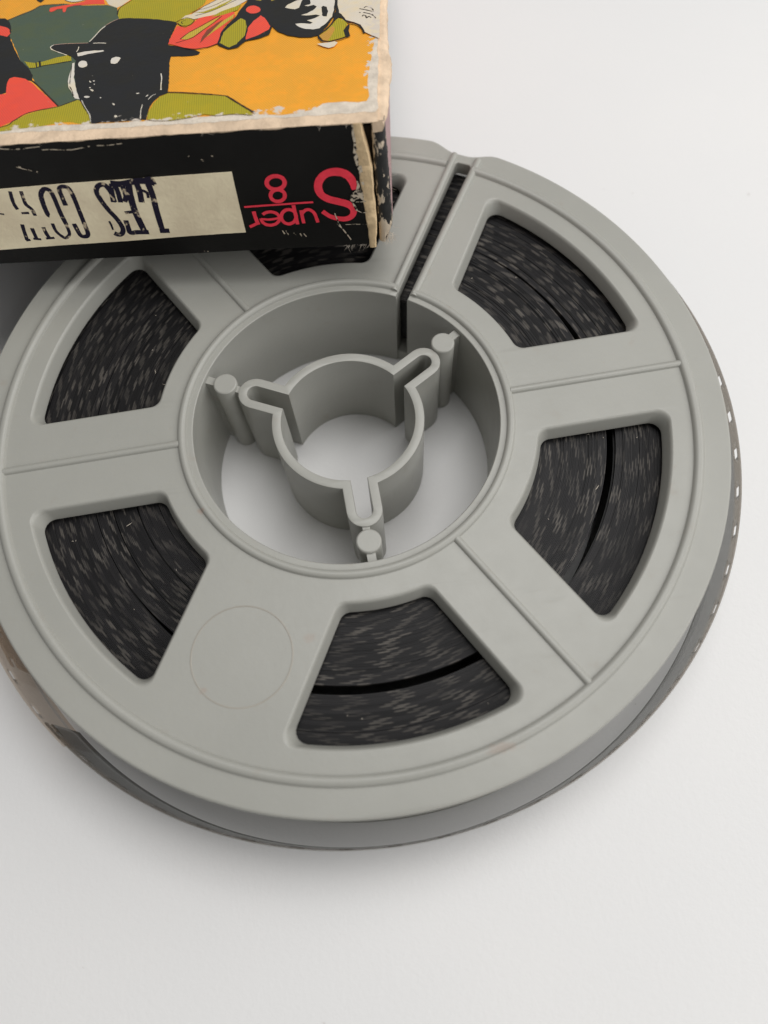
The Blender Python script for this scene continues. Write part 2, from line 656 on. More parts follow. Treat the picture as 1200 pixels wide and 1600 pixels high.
def collar():
    """spindle ring with three drive slots"""
    LA = (152.6, 30.8, -89.2)
    ox, oy = .20, .12

    def contour(r, hw, rc, grow):
        pts = []
        order = sorted([a % 360 for a in LA])
        for i, a in enumerate(order):
            nxt = order[(i + 1) % 3] + (360 if i == 2 else 0)
            u = Vector((cos(radians(a)), sin(radians(a))))
            n = Vector((-u.y, u.x))
            half = math.degrees(math.asin(hw / r))
            pts.append(tuple(u * sqrt(r * r - hw * hw) - n * hw))
            for k in range(13):
                t = -pi / 2 + pi * k / 12
                p = u * (rc + hw * cos(t)) + n * hw * sin(t)
                pts.append(tuple(p))
            pts.append(tuple(u * sqrt(r * r - hw * hw) + n * hw))
            pts += arc(r, a + half, nxt - half, 26)[1:-1]
        return [(p[0] + ox, p[1] + oy) for p in pts]

    zt = Z0 - .55
    mb = MB()
    outs = [contour(7.68 - i, 1.74 - i, 10.05, 0) for i in (.12, .03, 0, 0)]
    ins = [contour(6.74 + i, .82 + i, 10.05, 0) for i in (.10, .03, 0, 0)]
    zs = (zt, zt - .03, zt - .12, .03)
    mb.loft([zr(c, z) for c, z in zip(outs, zs)])
    mb.loft([zr(c, z) for c, z in zip(ins, zs)], flip=True)
    mb.flat([outs[0], ins[0]], zt, True)
    mb.flat([outs[-1], ins[-1]], .03, False)
    o = mb.build("spindle_collar", M_PLASTIC, reel, 50)
    bm = bmesh.new()
    bm.from_mesh(o.data)
    bmesh.ops.remove_doubles(bm, verts=bm.verts, dist=1e-7)
    bmesh.ops.recalc_face_normals(bm, faces=bm.faces)
    bm.to_mesh(o.data)
    bm.free()
    o.data.polygons.foreach_set('use_smooth', [True] * len(o.data.polygons))
    o.data.set_sharp_from_angle(angle=radians(35))
    weighted(o)


collar()

for a, tall in ((151.8, 0), (32.2, 0), (-88.9, 0)):
    u = Vector((cos(radians(a)), sin(radians(a))))
    n = Vector((-u.y, u.x))
    c = u * 13.2
    mb = MB()
    zt = Z0 - .25
    rings = []
    for rr, z in ((1.06, zt), (1.17, zt - .04), (1.22, zt - .14), (1.22, .03)):
        rings.append([(c.x + rr * cos(2 * pi * k / 32), c.y + rr * sin(2 * pi * k / 32), z) for k in range(32)])
    mb.loft(rings, flip=True)
    mb.flat([rings[0]], zt, True)
    po = mb.build("post", M_PLASTIC, reel, 50)
    for r0, r1, dz, hw in ((14.2, 15.45, .30, .42), (11.6, 12.2, .45, .36)):
        w = MB()
        bx = []
        for z in (.03, zt - dz, ):
            bx.append([tuple(u * r0 - n * hw) + (z,), tuple(u * r1 - n * hw) + (z,), tuple(u * r1 + n * hw) + (z,), tuple(u * r0 + n * hw) + (z,)])
        w.loft(bx)
        w.add(bx[1], [(0, 1, 2, 3)])
        w.build("web", M_PLASTIC, po, 30)

# ------------------------------------------------------------------ the film
film = root("film_roll", "dark cine film wound on the grey reel with a loose outer turn", "film")
T_F = .147
R_IN = 16.6
N_WRAP = 127


def bump_w(a, c, half, soft):
    d = abs((a - c + 180) % 360 - 180)
    return 1 - sstep((d - half) / soft)


GAPS = ((25, -150, 25, 25, .06, 0), (38, -155, 22, 20, .14, 0), (53, -152, 26, 20, .09, 0), (86, -95, 30, 25, .05, 0),
        (64, -62, 50, 46, .80, .07), (64, 25, 12, 12, .14, 0))   # wrap index, centre, half width, falloff, width, width elsewhere


def film_radius(k, a):
    r = R_IN + k * T_F
    for g, c, half, soft, w, w0 in GAPS:
        if k >= g:
            r += w0 + w * bump_w(a, c, half, soft)
    return r


def film_coil():
    n = 300
    vs, fs, uvs = [], [], []
    ztop = Z0 - 2.15
    s0 = 0.0
    left = 2
    v = .5
    for k in range(N_WRAP):
        dz = random.uniform(-.05, .03) + .05 * sin(k * .37) + .03 * sin(k * 1.1)
        base = len(vs)
        s = s0
        for i in range(n + 1):
            a = 360 * i / n
            r = film_radius(k, a) + T_F * i / n
            ca, sa = cos(radians(a)), sin(radians(a))
            w = T_F - .018
            for rr, z in ((r, ztop + dz - .8), (r, ztop + dz), (r + w, ztop + dz - .008), (r + w, ztop + dz - .8)):
                vs.append((rr * ca, rr * sa, z))
            if i < n:
                for j in range(3):
                    p = base + i * 4 + j
                    fs.append((p, p + 1, p + 5, p + 4))
                    u0, u1 = s / 4.234, (s + 2 * pi * r / n) / 4.234
                    uvs += [(u0, v), (u0, v), (u1, v), (u1, v)]
                s += 2 * pi * r / n
        left -= 1
        if left <= 0:
            left = random.choice((1, 2, 2, 3, 4))
            s0 += random.uniform(.15, .75) * 4.234
            v = random.random()
        else:
            s0 += random.uniform(-.07, .07) * 4.234
    me = bpy.data.meshes.new("film_coil")
    me.from_pydata([(x * S, y * S, z * S) for x, y, z in vs], [], [f[::-1] for f in fs])
    uvl = me.uv_layers.new(name="UVMap")
    flat = []
    for q in range(len(fs)):
        for t in reversed(uvs[q * 4:q * 4 + 4]):
            flat += t
    uvl.data.foreach_set('uv', flat)
    me.materials.append(M_FILM)
    o = bpy.data.objects.new("film_coil", me)
    COL.objects.link(o)
    o.parent = film
    # body of the wound pack below the edges, parted where the turns stand apart
    for k0, k1 in ((0, 63), (64, N_WRAP)):
        mb = MB()
        sec = lambda a: [(film_radius(k0, a) - .01, 2.6), (film_radius(k0, a) - .01, ztop - .5), (film_radius(k1, a) - .05, ztop - .5), (film_radius(k1, a) - .05, 2.6)]
        mb.loft([[(r * cos(radians(a)), r * sin(radians(a)), z) for r, z in sec(a)] for a in range(0, 361, 3)], flip=True)
        mb.build("film_pack", M_PACK, film, 40)


film_coil()


def strip(name, mat, r_of, a0, a1, z_of, phase, parent):
    """upright 8 mm film strip with a row of square sprocket holes under its upper edge"""
    pitch = 6.15
    cells = []
    k0 = math.floor((a0 - phase) / pitch) - 1
    a = phase + k0 * pitch
    cuts = []
    while a < a1 + pitch:
        cuts += [(a - .82, a + .82, True), (a + .82, a + pitch - .82, False)]
        a += pitch
    vs, fs, fm = [], [], []
    rows = (0.0, .50, 1.414, 1.75, 3.4, 5.4, 8.0)
    idx = {}

    def vert(ang, row):
        key = (round(ang, 4), row)
        if key not in idx:
            r = r_of(ang)
            idx[key] = len(vs)
            vs.append((r * cos(radians(ang)), r * sin(radians(ang)), z_of(ang) - rows[row]))
        return idx[key]

    for c0, c1, hole in cuts:
        if c0 < a0 or c1 > a1:
            continue
        m = 2 if hole else 4
        for j in range(m):
            b0, b1 = c0 + (c1 - c0) * j / m, c0 + (c1 - c0) * (j + 1) / m
            for row in range(len(rows) - 1):
                if hole and row == 1:
                    continue
                fs.append((vert(b0, row), vert(b1, row), vert(b1, row + 1), vert(b0, row + 1)))
                fm.append(0 if row < 3 or len(mat) == 1 else 1)
    o = add_mesh(name, vs, fs, mat, parent, 60, fm)
    md = o.modifiers.new("film_thickness", 'SOLIDIFY')
    md.thickness = .13 * S
    md.offset = 0
    return o


wob = lambda a: .10 * sin(radians(a * 2 + 40)) + .05 * sin(radians(a * 5))
strip("loose_turn", [M_MARGIN, M_LOOSE], lambda a: 39.82 + wob(a), -147.0, 150, lambda a: Z0 - 3.83 + .03 * sin(radians(a * 3)), -98.75, film)
strip("clear_leader", [M_LEADER], lambda a: 39.98 + wob(a), -250, -138.0, lambda a: Z0 - 3.82 + .04 * sin(radians(a * 4)), -96.2, film)
strip("clear_leader", [M_LEADER], lambda a: 39.35 + wob(a), -246, -149.0, lambda a: Z0 - 3.88, -97.6, film)

# dust on the film
mb = MB()
for i in range(22):
    a, r = random.choice((-150, -90, -30, 30, 150)) + random.uniform(-18, 18), random.uniform(19.5, 31)
    d = random.uniform(0, pi)
    L, w = random.choice((.05, .06, .08, .30)) * random.uniform(.7, 1.3), .028
    c = Vector((r * cos(radians(a)), r * sin(radians(a)), Z0 - 2.05))
    t, n = Vector((cos(d), sin(d), .1)) * L, Vector((-sin(d), cos(d), 0)) * w
    ring = lambda q, k: [tuple(q + n * k), tuple(q + Vector((0, 0, w * k))), tuple(q - n * k), tuple(q - Vector((0, 0, w * k)))]
    mb.loft([ring(c - t, .3), ring(c - t * .4, 1), ring(c + t * .4 + n, 1), ring(c + t + n * 2, .3)])
mb.build("dust_specks", M_PAPER, film, 0, 'stuff')

# ------------------------------------------------------------------ the box
ay, at, ab = -0.15407, 0.20586, 0.02880
Rz = Matrix(((cos(ay), -sin(ay), 0), (sin(ay), cos(ay), 0), (0, 0, 1)))
Rx = Matrix(((1, 0, 0), (0, cos(at), sin(at)), (0, -sin(at), cos(at))))
Ry = Matrix(((cos(ab), 0, -sin(ab)), (0, 1, 0), (sin(ab), 0, cos(ab))))
box = root("film_box", "worn cardboard film box with a colourful printed lid, propped on the reel", "box",
           (5.2945, 16.7418, 4.6274 + Z0), Rz @ Rx @ Ry)
BH, BW, BD = 13.2125, 76.0, 69.0


def wavy(x, amp, f, seed):
    return amp * noise.noise(Vector((x * f, seed, 0.3))) + amp * .5 * noise.noise(Vector((x * f * 3.1, seed + 5, 0.7)))


def prism_x(mb, sec_of, xs, mi=0):
    """sweep a closed (y, z) section along x"""
    rings = [[(x, y, z) for y, z in sec_of(x)] for x in xs]
    mb.loft(rings, closed=True, mi=mi)
    k = len(rings[0])
    b = len(mb.v) - k
    s = len(mb.v) - k * len(rings)
    mb.f.append(tuple(range(s + k - 1, s - 1, -1)))
    mb.m.append(mi)
    mb.f.append(tuple(range(b, b + k)))
    mb.m.append(mi)


def frange(a, b, n):
    return [a + (b - a) * i / (n - 1) for i in range(n)]


# lid board: rounded, fraying front edge of bare card
mb = MB()


def lid_sec(x):
    w1, w2 = wavy(x, .16, .55, 1), wavy(x, .12, .8, 9)
    lo = BH - .30 + .10 * wavy(x, 1, .35, 3)
    return [(BD, BH), (1.35, BH), (.95 + w1 * .4, BH - .02), (.50 + w1 * .8, BH - .06), (.16 + w1 * .5, BH - .11), (-.05 + w2 * .5, BH - .19), (.0 + w2 * .5, lo), (1.0, lo - .05), (BD, lo - .05)]


prism_x(mb, lid_sec, frange(-BW, 1.75, 300))
lid = mb.build("lid", M_BOARD, box, 50)

# white paper skin of the lid, a little larger than the ink
sk = []
for x in frange(-BW + .2, 1.55, 240):
    sk.append((x, 1.22 + wavy(x, .20, .9, 21) + .35 * (1 - sstep((x + 32) / 8))))
for y in frange(1.8, BD - .2, 160):
    sk.append((1.72 + wavy(y, .14, .7, 33), y))
sk.append((-BW + .2, BD - .2))
mb = MB()
mb.flat([sk], BH + .012, True)
mb.build("lid_paper", M_PAPER, lid, 0)

# right-hand edge of the lid where the cover has split open to bare card
mb = MB()
rings = []
for y in frange(.15, 60, 170):
    bulge = 2.66 + .42 * math.exp(-((y - 9.5) / 3.0) ** 2) + wavy(y, .16, .5, 41) - .35 * math.exp(-(y / 1.6) ** 2)
    zt = BH - .25 + wavy(y, .12, .8, 44)
    rings.append([(1.2, y, BH - .12), (1.78, y, zt + .06), (2.25, y, zt + .05), (bulge - .15, y, zt - .12), (bulge, y, zt - .5), (bulge - .25, y, zt - 1.0), (1.2, y, zt - 1.1)])
mb.loft(rings, closed=True, flip=True)
mb.f.append(tuple(range(7)))
mb.m.append(0)
mb.build("split_edge", M_BOARD, lid, 50)

# front panel board
mb = MB()
xs = frange(-BW, 0, 60)
rings = []
for x in xs:
    rings.append([(x, 0, 12.98), (x, 0, .25), (x, .08, .07), (x, .25, 0), (x, 1.0, 0), (x, 1.0, 12.98)])
for r, k in ((rings[-1], 0),):
    rings[-1] = [(-.66, 0, 12.98), (.02, 0, .25), (.03, .08, .07), (.03, .25, 0), (.03, 1.0, 0), (-.66, 1.0, 12.98)]
mb.loft(rings, closed=True)
mb.f.append(tuple(range(6)))
mb.m.append(0)
mb.f.append(tuple(range(len(mb.v) - 1, len(mb.v) - 7, -1)))
mb.m.append(0)
front = mb.build("front_panel", M_BLACKCARD, box, 40)
# torn end of the front board, bare pale card
mb = MB()
rings = []
for i in range(60):
    z = 12.99 - 13.27 * i / 59
    x0 = -.62 + .64 * i / 59 + wavy(z, .10, 1.4, 51)
    x1 = .30 + .60 * sstep(i / 22) + wavy(z, .07, 1.0, 55) - .25 * sstep((i - 48) / 11)
    x1 = max(x1, x0 + .55)
    yy = -.10 + wavy(z, .05, 1.2, 57)
    rings.append([(x0, .02, z), (x0 + .12, yy, z), (x1 - .12, yy, z), (x1, .06, z), (x1, 1.1, z), (x0, 1.1, z)])
mb.loft(rings, closed=True)
mb.f.append(tuple(range(5, -1, -1)))
mb.m.append(0)
mb.f.append(tuple(range(len(mb.v) - 6, len(mb.v))))
mb.m.append(0)
mb.build("torn_end", M_BOARD2, front, 50)

# side panel with rounded, scuffed front corner
mb = MB()
rings = []
for i in range(50):
    z = 12.75 - 12.65 * i / 49
    bul = .12 * sin(pi * i / 49) + .10 * sstep((i - 30) / 15) - .5 * sstep((i - 41) / 9)
    w = wavy(z, .08, 1.1, 61)
    x0 = 1.05 + w * .6 - .05 * i / 49
    x1 = 2.30 + bul + w
    rings.append([(x0, 1.4, z), (x0 + .05, .50, z), (x0 + .30, .28 + w, z), (x0 + .62, .22 - w, z), (x1 - .42, .34, z), (x1 - .14, .62, z), (x1, 1.15, z), (x1 + .02, 2.4, z), (x1 - .25, BD * .4, z), (1.5, BD, z), (x0, BD, z)])
mb.loft(rings, closed=True)
mb.f.append(tuple(range(10, -1, -1)))
mb.m.append(0)
mb.f.append(tuple(range(len(mb.v) - 11, len(mb.v))))
mb.m.append(0)
side = mb.build("side_panel", M_SIDE, box, 50)
side['label'] = "scuffed black side panel splitting away at the front corner"

# remaining walls
def slab(name, x0, x1, y0, y1, z0, z1, mat):
    mb = MB()
    a = [(x0, y0), (x1, y0), (x1, y1), (x0, y1)]
    mb.loft([zr(a, z0), zr(a, z1)])
    mb.add(zr(a, z1), [(0, 1, 2, 3)])
    mb.add(zr(a, z0), [(3, 2, 1, 0)])
    return mb.build(name, mat, box, 0)


slab("side_panel", -BW, -BW + 1, 1.01, BD - 1.01, .01, 12.05, M_BLACKCARD)
slab("back_panel", -BW, 1.0, BD - 1, BD - .01, .01, 12.05, M_BLACKCARD)
slab("base_panel", -BW + 1.01, 1.02, 1.01, BD - 1.01, .0, .9, M_BLACKCARD)
slab("inner_wall", .32, 1.0, 1.25, BD - 1.2, .95, 12.0, M_INSIDE)

# frayed fibres on the worn corner
mb = MB()


def hair(p, d, L, w=.035):
    d = Vector(d).normalized()
    sidev = d.cross(Vector((.3, -.8, .5))).normalized() * w
    up = d.cross(sidev).normalized() * w
    bend = Vector((random.uniform(-1, 1), random.uniform(-1, 1), random.uniform(-1, 1))) * .35
    rings = []
    for i in range(5):
        t = i / 4
        c = Vector(p) + d * L * t + bend * L * t * t
        k = 1 - .8 * t
        rings.append([tuple(c + sidev * k), tuple(c + up * k - sidev * .5 * k), tuple(c - up * k - sidev * .5 * k)])
    mb.loft(rings, closed=True)


for i in range(150):
    r = random.random()
    if r < .40:
        p = (random.uniform(1.3, 2.5), random.uniform(.3, .9), random.uniform(.05, .9))
        d = (random.uniform(-.3, .9), random.uniform(-.8, .1), random.uniform(-1, .1))
    elif r < .6:
        p = (random.uniform(-2.6, .7), random.uniform(-.02, .2), random.uniform(0, .2))
        d = (random.uniform(-.9, .3), random.uniform(-.5, -.05), random.uniform(-1, -.2))
    elif r < .85:
        z = random.uniform(.3, 12)
        p = (2.4 + .1 * sin(z), random.uniform(.7, 1.2), z)
        d = (random.uniform(.1, .9), random.uniform(-.6, .2), random.uniform(-.8, .3))
    else:
        x = random.uniform(-60, 1)
        p = (x, -.02, random.uniform(12.85, 13.1))
        d = (random.uniform(-1, 1), -.4, random.uniform(-.7, .1))
    hair(p, d, random.uniform(.2, .7) * (1.3 if r < .4 else 1), .017)
mb.build("frayed_fibres", M_PAPER, box, 0, 'stuff')


# flat print: outlines in the panel's own millimetres
def ribbon(pts, w):
    n = len(pts)
    ws = w if isinstance(w, list) else [w] * n
    closed = math.hypot(pts[0][0] - pts[-1][0], pts[0][1] - pts[-1][1]) < 1e-3
    L, Rr = [], []
    for i in range(n):
        a = pts[i - 1] if i else (pts[-2] if closed else pts[0])
        b = pts[i + 1] if i < n - 1 else (pts[1] if closed else pts[-1])
        tx, ty = b[0] - a[0], b[1] - a[1]
        l = math.hypot(tx, ty) or 1
        k = ws[min(i, len(ws) - 1)] * .5
        L.append((pts[i][0] - ty / l * k, pts[i][1] + tx / l * k))
        Rr.append((pts[i][0] + ty / l * k, pts[i][1] - tx / l * k))
    return L, Rr


def smooth_path(pts, sub=4):
    """Catmull-Rom through the traced points"""
    if len(pts) < 3:
        return pts
    out = []
    n = len(pts)
    for i in range(n - 1):
        p0, p1, p2, p3 = pts[max(0, i - 1)], pts[i], pts[i + 1], pts[min(n - 1, i + 2)]
        for k in range(sub):
            t = k / sub
            out.append(tuple(.5 * (2 * p1[j] + (p2[j] - p0[j]) * t + (2 * p0[j] - 5 * p1[j] + 4 * p2[j] - p3[j]) * t * t + (3 * p1[j] - p0[j] - 3 * p2[j] + p3[j]) * t ** 3) for j in (0, 1)))
    out.append(pts[-1])
    return out


def rough_edge(pts, amp, seed):
    """subdivide an outline and make its edge slightly uneven, as ink on card is"""
    out = []
    n = len(pts)
    for i in range(n):
        a, b = pts[i], pts[(i + 1) % n]
        L = math.hypot(b[0] - a[0], b[1] - a[1])
        m = max(1, min(40, int(L / .35)))
        for k in range(m):
            x, y = a[0] + (b[0] - a[0]) * k / m, a[1] + (b[1] - a[1]) * k / m
            q = Vector((x * 2.3, y * 2.3, seed))
            out.append((x + amp * noise.noise(q), y + amp * noise.noise(q + Vector((31, 7, 0)))))
    return out


LID_PRINT = [
    ('f','background_print','orange',[(-57.55,-1.11),(-76.5,38.62),(-66.6,59.44),(-0.79,47.07),(1.77,26.49),(1.55,15.52),(1.31,13.05),(1.08,10.06),(0.86,8.11),(0.76,6.09),(0.96,3.88),(0.74,3.05),(-0.02,2.93),(-1.19,3.17),(-2.35,3.2),(-3.23,3.09),(-3.95,2.33),(-5.2,1.84),(-6.93,1.62),(-9.3,1.99),(-11.67,2.26),(-15.19,2.13),(-18.72,2.01),(-24.59,2.13),(-28.36,2.34),(-33.12,2.02),(-38.94,1.2)]),
    ('f','jacket_print','teal',[(-37.9,22.71),(-38.13,23.58),(-37.04,24.56),(-35.98,25.41),(-35.28,26.32),(-32.64,26.38),(-30.34,25.6),(-27.67,25.36),(-26.4,24.6),(-25.62,21.96),(-26.36,18.02),(-26.33,12.95),(-25.54,6.11),(-26.94,6.27),(-28.45,5.56),(-30.31,7.9),(-32.14,10.67),(-32.72,11.94),(-34.32,14.34),(-36.55,19.0),(-37.1,20.0),(-37.11,21.09)]),
    ('s','outline_print','ink',[(-38.16,23.45),(-37.0,24.41),(-35.94,25.26),(-35.26,26.25),(-34.07,26.37),(-32.62,26.3)],0.135),
    ('f','figure_print','black',[(-43.49,24.2),(-39.17,24.01),(-38.58,23.93),(-37.98,23.28),(-37.49,22.24),(-37.11,21.09),(-36.99,19.86),(-35.8,17.2),(-34.35,14.47),(-33.17,12.96),(-32.42,11.54),(-32.21,10.45),(-33.64,10.98),(-34.38,10.83),(-34.58,10.15),(-34.23,8.6),(-34.82,8.21),(-38.39,7.38)]),
    ('f','scarf_print','red',[(-41.58,22.53),(-38.69,22.27),(-37.88,21.88),(-37.37,21.26),(-37.07,20.4),(-37.24,19.76),(-38.14,20.28),(-40.99,20.53)]),
    ('f','coat_print','red',[(-41.97,6.67),(-38.46,7.61),(-34.85,8.33),(-34.29,8.38),(-34.68,10.28),(-34.68,11.22),(-34.27,11.41),(-33.87,11.36),(-32.97,10.89),(-32.22,10.21),(-30.29,7.79),(-28.45,5.56),(-29.37,5.29),(-30.25,5.12),(-31.36,4.59),(-32.27,3.4),(-33.27,2.56),(-40.06,0.91)]),
    ('f','grass_print','olive',[(-40.02,0.81),(-33.24,2.46),(-32.24,3.29),(-31.3,4.37),(-30.2,4.89),(-28.42,5.45),(-26.96,6.39),(-26.58,6.34),(-25.85,4.94),(-25.09,3.67),(-24.55,2.23),(-25.3,2.11),(-26.63,2.67),(-27.53,2.67),(-28.39,2.45),(-29.55,2.26),(-31.31,2.04),(-33.06,1.81),(-39.99,0.7)]),
    ('s','outline_print','ink',[(-40.02,0.81),(-33.25,2.51),(-32.27,3.4),(-31.34,4.53),(-30.23,5.0),(-29.29,5.22),(-28.42,5.45),(-27.66,5.91),(-26.9,6.38)],0.141),
    ('s','outline_print','ink',[(-32.41,10.71),(-31.5,9.66),(-29.91,7.52),(-28.36,5.44)],0.156),
    ('f','belt_print','olive',[(-34.01,14.43),(-33.47,14.11),(-32.77,13.96),(-32.07,14.05),(-30.65,14.74),(-29.34,15.08),(-29.01,13.91),(-30.38,13.59),(-31.88,13.29),(-32.51,12.94),(-33.11,12.96)]),
    ('s','outline_print','ink',[(-33.11,12.96),(-32.51,12.94),(-31.86,13.23),(-30.36,13.53),(-29.05,13.79)],0.102),
    ('s','buckle_print','black',[(-32.37,14.22),(-32.02,13.06)],0.204),
    ('s','buckle_print','black',[(-32.68,14.01),(-32.36,12.98)],0.136),
    ('f','cream_print','cream',[(-28.79,28.47),(-28.05,26.58),(-27.45,25.33),(-26.37,24.45),(-25.9,24.96),(-25.41,25.75),(-24.78,26.98),(-24.94,29.09)]),
    ('f','cream_print','cream',[(-33.28,28.54),(-32.56,26.95),(-31.82,26.55),(-30.97,26.57),(-30.18,26.89),(-30.14,28.07)]),
    ('s','outline_print','ink',[(-32.67,27.11),(-31.82,26.55),(-30.97,26.57),(-30.14,27.04)],0.119),
    ('f','ribbon_print','red',[(-33.92,24.83),(-33.95,25.55),(-33.35,25.75),(-32.87,25.83),(-32.39,25.9),(-31.31,26.18),(-30.46,26.49),(-29.84,27.29),(-29.53,28.58),(-28.79,28.47),(-27.92,25.54),(-28.94,25.69),(-30.35,25.68),(-31.42,25.69),(-32.07,25.42),(-32.05,24.42),(-32.24,24.3),(-32.51,25.2),(-33.07,25.13),(-33.4,24.75),(-33.64,24.57)]),
    ('f','figure_print','black',[(-36.68,29.66),(-35.91,27.45),(-35.35,26.92),(-35.13,27.48),(-35.39,29.46)]),
    ('f','hill_print','olive',[(-26.11,23.85),(-25.92,24.67),(-25.36,25.45),(-24.51,26.64),(-25.54,35.5),(-16.2,33.98),(-16.4,26.6),(-16.68,24.9),(-16.88,23.78),(-17.92,22.25),(-18.59,21.24),(-19.26,20.24),(-20.76,20.72),(-24.62,21.4),(-25.54,21.53),(-25.99,22.84)]),
    ('s','outline_print','ink',[(-25.99,22.84),(-26.11,23.85),(-25.92,24.67),(-25.36,25.45),(-24.54,26.79)],0.116),
    ('f','figure_print','black',[(-25.75,21.91),(-25.28,21.98),(-24.73,21.97),(-23.31,21.7),(-21.45,21.23),(-20.29,20.79),(-19.42,20.4),(-19.15,19.96),(-19.3,18.64),(-19.49,16.84),(-19.45,15.68),(-18.61,15.31),(-17.56,14.79),(-16.51,14.28),(-15.94,13.83),(-16.0,13.35),(-16.68,13.13),(-17.65,13.19),(-18.83,13.34),(-18.76,11.99),(-18.42,9.58),(-18.06,6.57),(-18.78,6.1),(-19.24,5.16),(-19.47,3.99),(-19.41,2.19),(-20.25,2.23),(-21.72,2.13),(-23.22,2.19),(-24.59,2.13),(-25.07,3.56),(-25.93,5.06),(-26.63,6.57),(-27.38,8.58),(-27.99,10.76),(-28.36,12.6),(-28.54,13.85),(-29.02,14.53),(-29.72,15.0),(-30.49,15.48),(-31.36,16.1),(-31.83,16.67),(-31.77,17.25),(-31.12,17.35),(-30.25,17.37),(-29.23,17.3),(-28.0,17.2),(-27.81,17.56),(-27.45,19.09),(-26.87,20.63),(-26.33,21.37)]),
    ('s','outline_print','paperwhite',[(-29.72,15.0),(-30.5,15.54),(-31.38,16.17),(-31.8,16.67),(-31.84,17.0),(-31.64,17.27)],0.105),
    ('s','outline_print','wornred',[(-31.65,17.29),(-31.12,17.35),(-30.25,17.37),(-29.23,17.3),(-28.0,17.2)],0.077),
    ('s','outline_print','paperwhite',[(-27.92,17.45),(-27.67,18.2),(-27.44,19.02),(-27.2,19.86),(-26.86,20.56)],0.119),
    ('s','outline_print','wornred',[(-26.87,20.63),(-26.33,21.37),(-25.69,21.97)],0.078),
    ('s','band_print','paperwhite',[(-27.44,17.06),(-26.76,17.03),(-26.06,16.88)],0.125),
    ('f','brow_print','paperwhite',[(-28.71,15.25),(-28.03,15.47),(-26.99,15.53),(-26.12,15.48),(-25.94,15.26),(-26.64,15.1),(-27.53,14.97),(-28.12,14.67),(-28.5,14.59)]),
    ('s','brow_print','paperwhite',[(-28.84,15.52),(-28.78,16.02),(-28.83,16.53)],0.09),
    ('f','eye_print','paperwhite',[(-27.19,13.04),(-27.15,12.78),(-27.19,12.54),(-27.3,12.37),(-27.46,12.29),(-27.66,12.31),(-27.85,12.43),(-28.02,12.63),(-28.13,12.89),(-28.17,13.15),(-28.14,13.39),(-28.03,13.56),(-27.86,13.65),(-27.66,13.62),(-27.47,13.5),(-27.3,13.3)]),
    ('f','eye_print','paperwhite',[(-24.9,13.26),(-24.86,13.75),(-24.51,13.95),(-24.11,13.9),(-23.93,13.63),(-23.99,13.27),(-24.09,12.79),(-24.38,12.58),(-24.73,12.75)]),
    ('f','cheek_print','paperwhite',[(-28.77,13.26),(-28.56,13.36),(-28.29,11.99),(-28.0,10.52),(-27.55,9.06),(-27.05,7.63),(-26.57,6.45),(-27.01,6.62),(-27.4,7.22),(-27.74,8.05),(-28.19,8.79),(-28.46,9.87),(-28.58,10.83),(-28.63,11.79)]),
    ('s','outline_print','ink',[(-28.72,12.77),(-28.49,11.29),(-28.29,10.09),(-28.13,9.25)],0.073),
    ('s','outline_print','ink',[(-28.08,8.9),(-27.64,8.04),(-27.31,7.1)],0.084),
    ('f','scuff_print','paperwhite',[(-25.45,7.72),(-25.51,7.69),(-25.65,7.77),(-25.79,7.92),(-25.88,8.07),(-25.87,8.15),(-25.77,8.12),(-25.62,8.0),(-25.5,7.84)]),
    ('f','scuff_print','paperwhite',[(-25.87,8.37),(-25.88,8.31),(-25.93,8.29),(-26.0,8.34),(-26.05,8.41),(-26.06,8.49),(-26.02,8.53),(-25.96,8.52),(-25.9,8.45)]),
    ('f','scuff_print','paperwhite',[(-25.64,6.73),(-25.68,6.63),(-25.84,6.59),(-26.04,6.64),(-26.19,6.74),(-26.22,6.86),(-26.11,6.93),(-25.91,6.93),(-25.73,6.85)]),
    ('f','scuff_print','paperwhite',[(-22.27,3.03),(-22.29,2.92),(-22.37,2.87),(-22.48,2.9),(-22.57,3.0),(-22.59,3.13),(-22.54,3.22),(-22.44,3.23),(-22.33,3.15)]),
    ('f','scuff_print','paperwhite',[(-22.89,4.97),(-22.94,4.96),(-23.03,5.04),(-23.11,5.18),(-23.15,5.3),(-23.13,5.36),(-23.05,5.33),(-22.96,5.21),(-22.89,5.07)]),
    ('f','scuff_print','paperwhite',[(-26.03,9.28),(-26.08,9.28),(-26.17,9.37),(-26.24,9.51),(-26.28,9.64),(-26.25,9.68),(-26.18,9.63),(-26.1,9.51),(-26.04,9.37)]),
    ('f','scuff_print','paperwhite',[(-25.72,9.54),(-25.73,9.48),(-25.78,9.45),(-25.85,9.47),(-25.91,9.53),(-25.92,9.6),(-25.89,9.64),(-25.82,9.64),(-25.75,9.6)]),
    ('f','scuff_print','paperwhite',[(-25.57,8.94),(-25.57,8.88),(-25.6,8.85),(-25.65,8.87),(-25.69,8.92),(-25.7,8.99),(-25.68,9.03),(-25.64,9.04),(-25.6,9.0)]),
    ('f','scuff_print','paperwhite',[(-24.42,6.42),(-24.43,6.37),(-24.47,6.34),(-24.52,6.36),(-24.56,6.41),(-24.57,6.47),(-24.55,6.52),(-24.5,6.52),(-24.45,6.48)]),
    ('f','scuff_print','paperwhite',[(-20.82,6.78),(-20.85,6.73),(-20.94,6.71),(-21.05,6.73),(-21.13,6.79),(-21.14,6.85),(-21.08,6.89),(-20.97,6.89),(-20.87,6.85)]),
    ('f','scuff_print','paperwhite',[(-19.9,6.42),(-19.91,6.33),(-19.97,6.2),(-20.05,6.09),(-20.13,6.05),(-20.16,6.11),(-20.12,6.22),(-20.05,6.35),(-19.96,6.43)]),
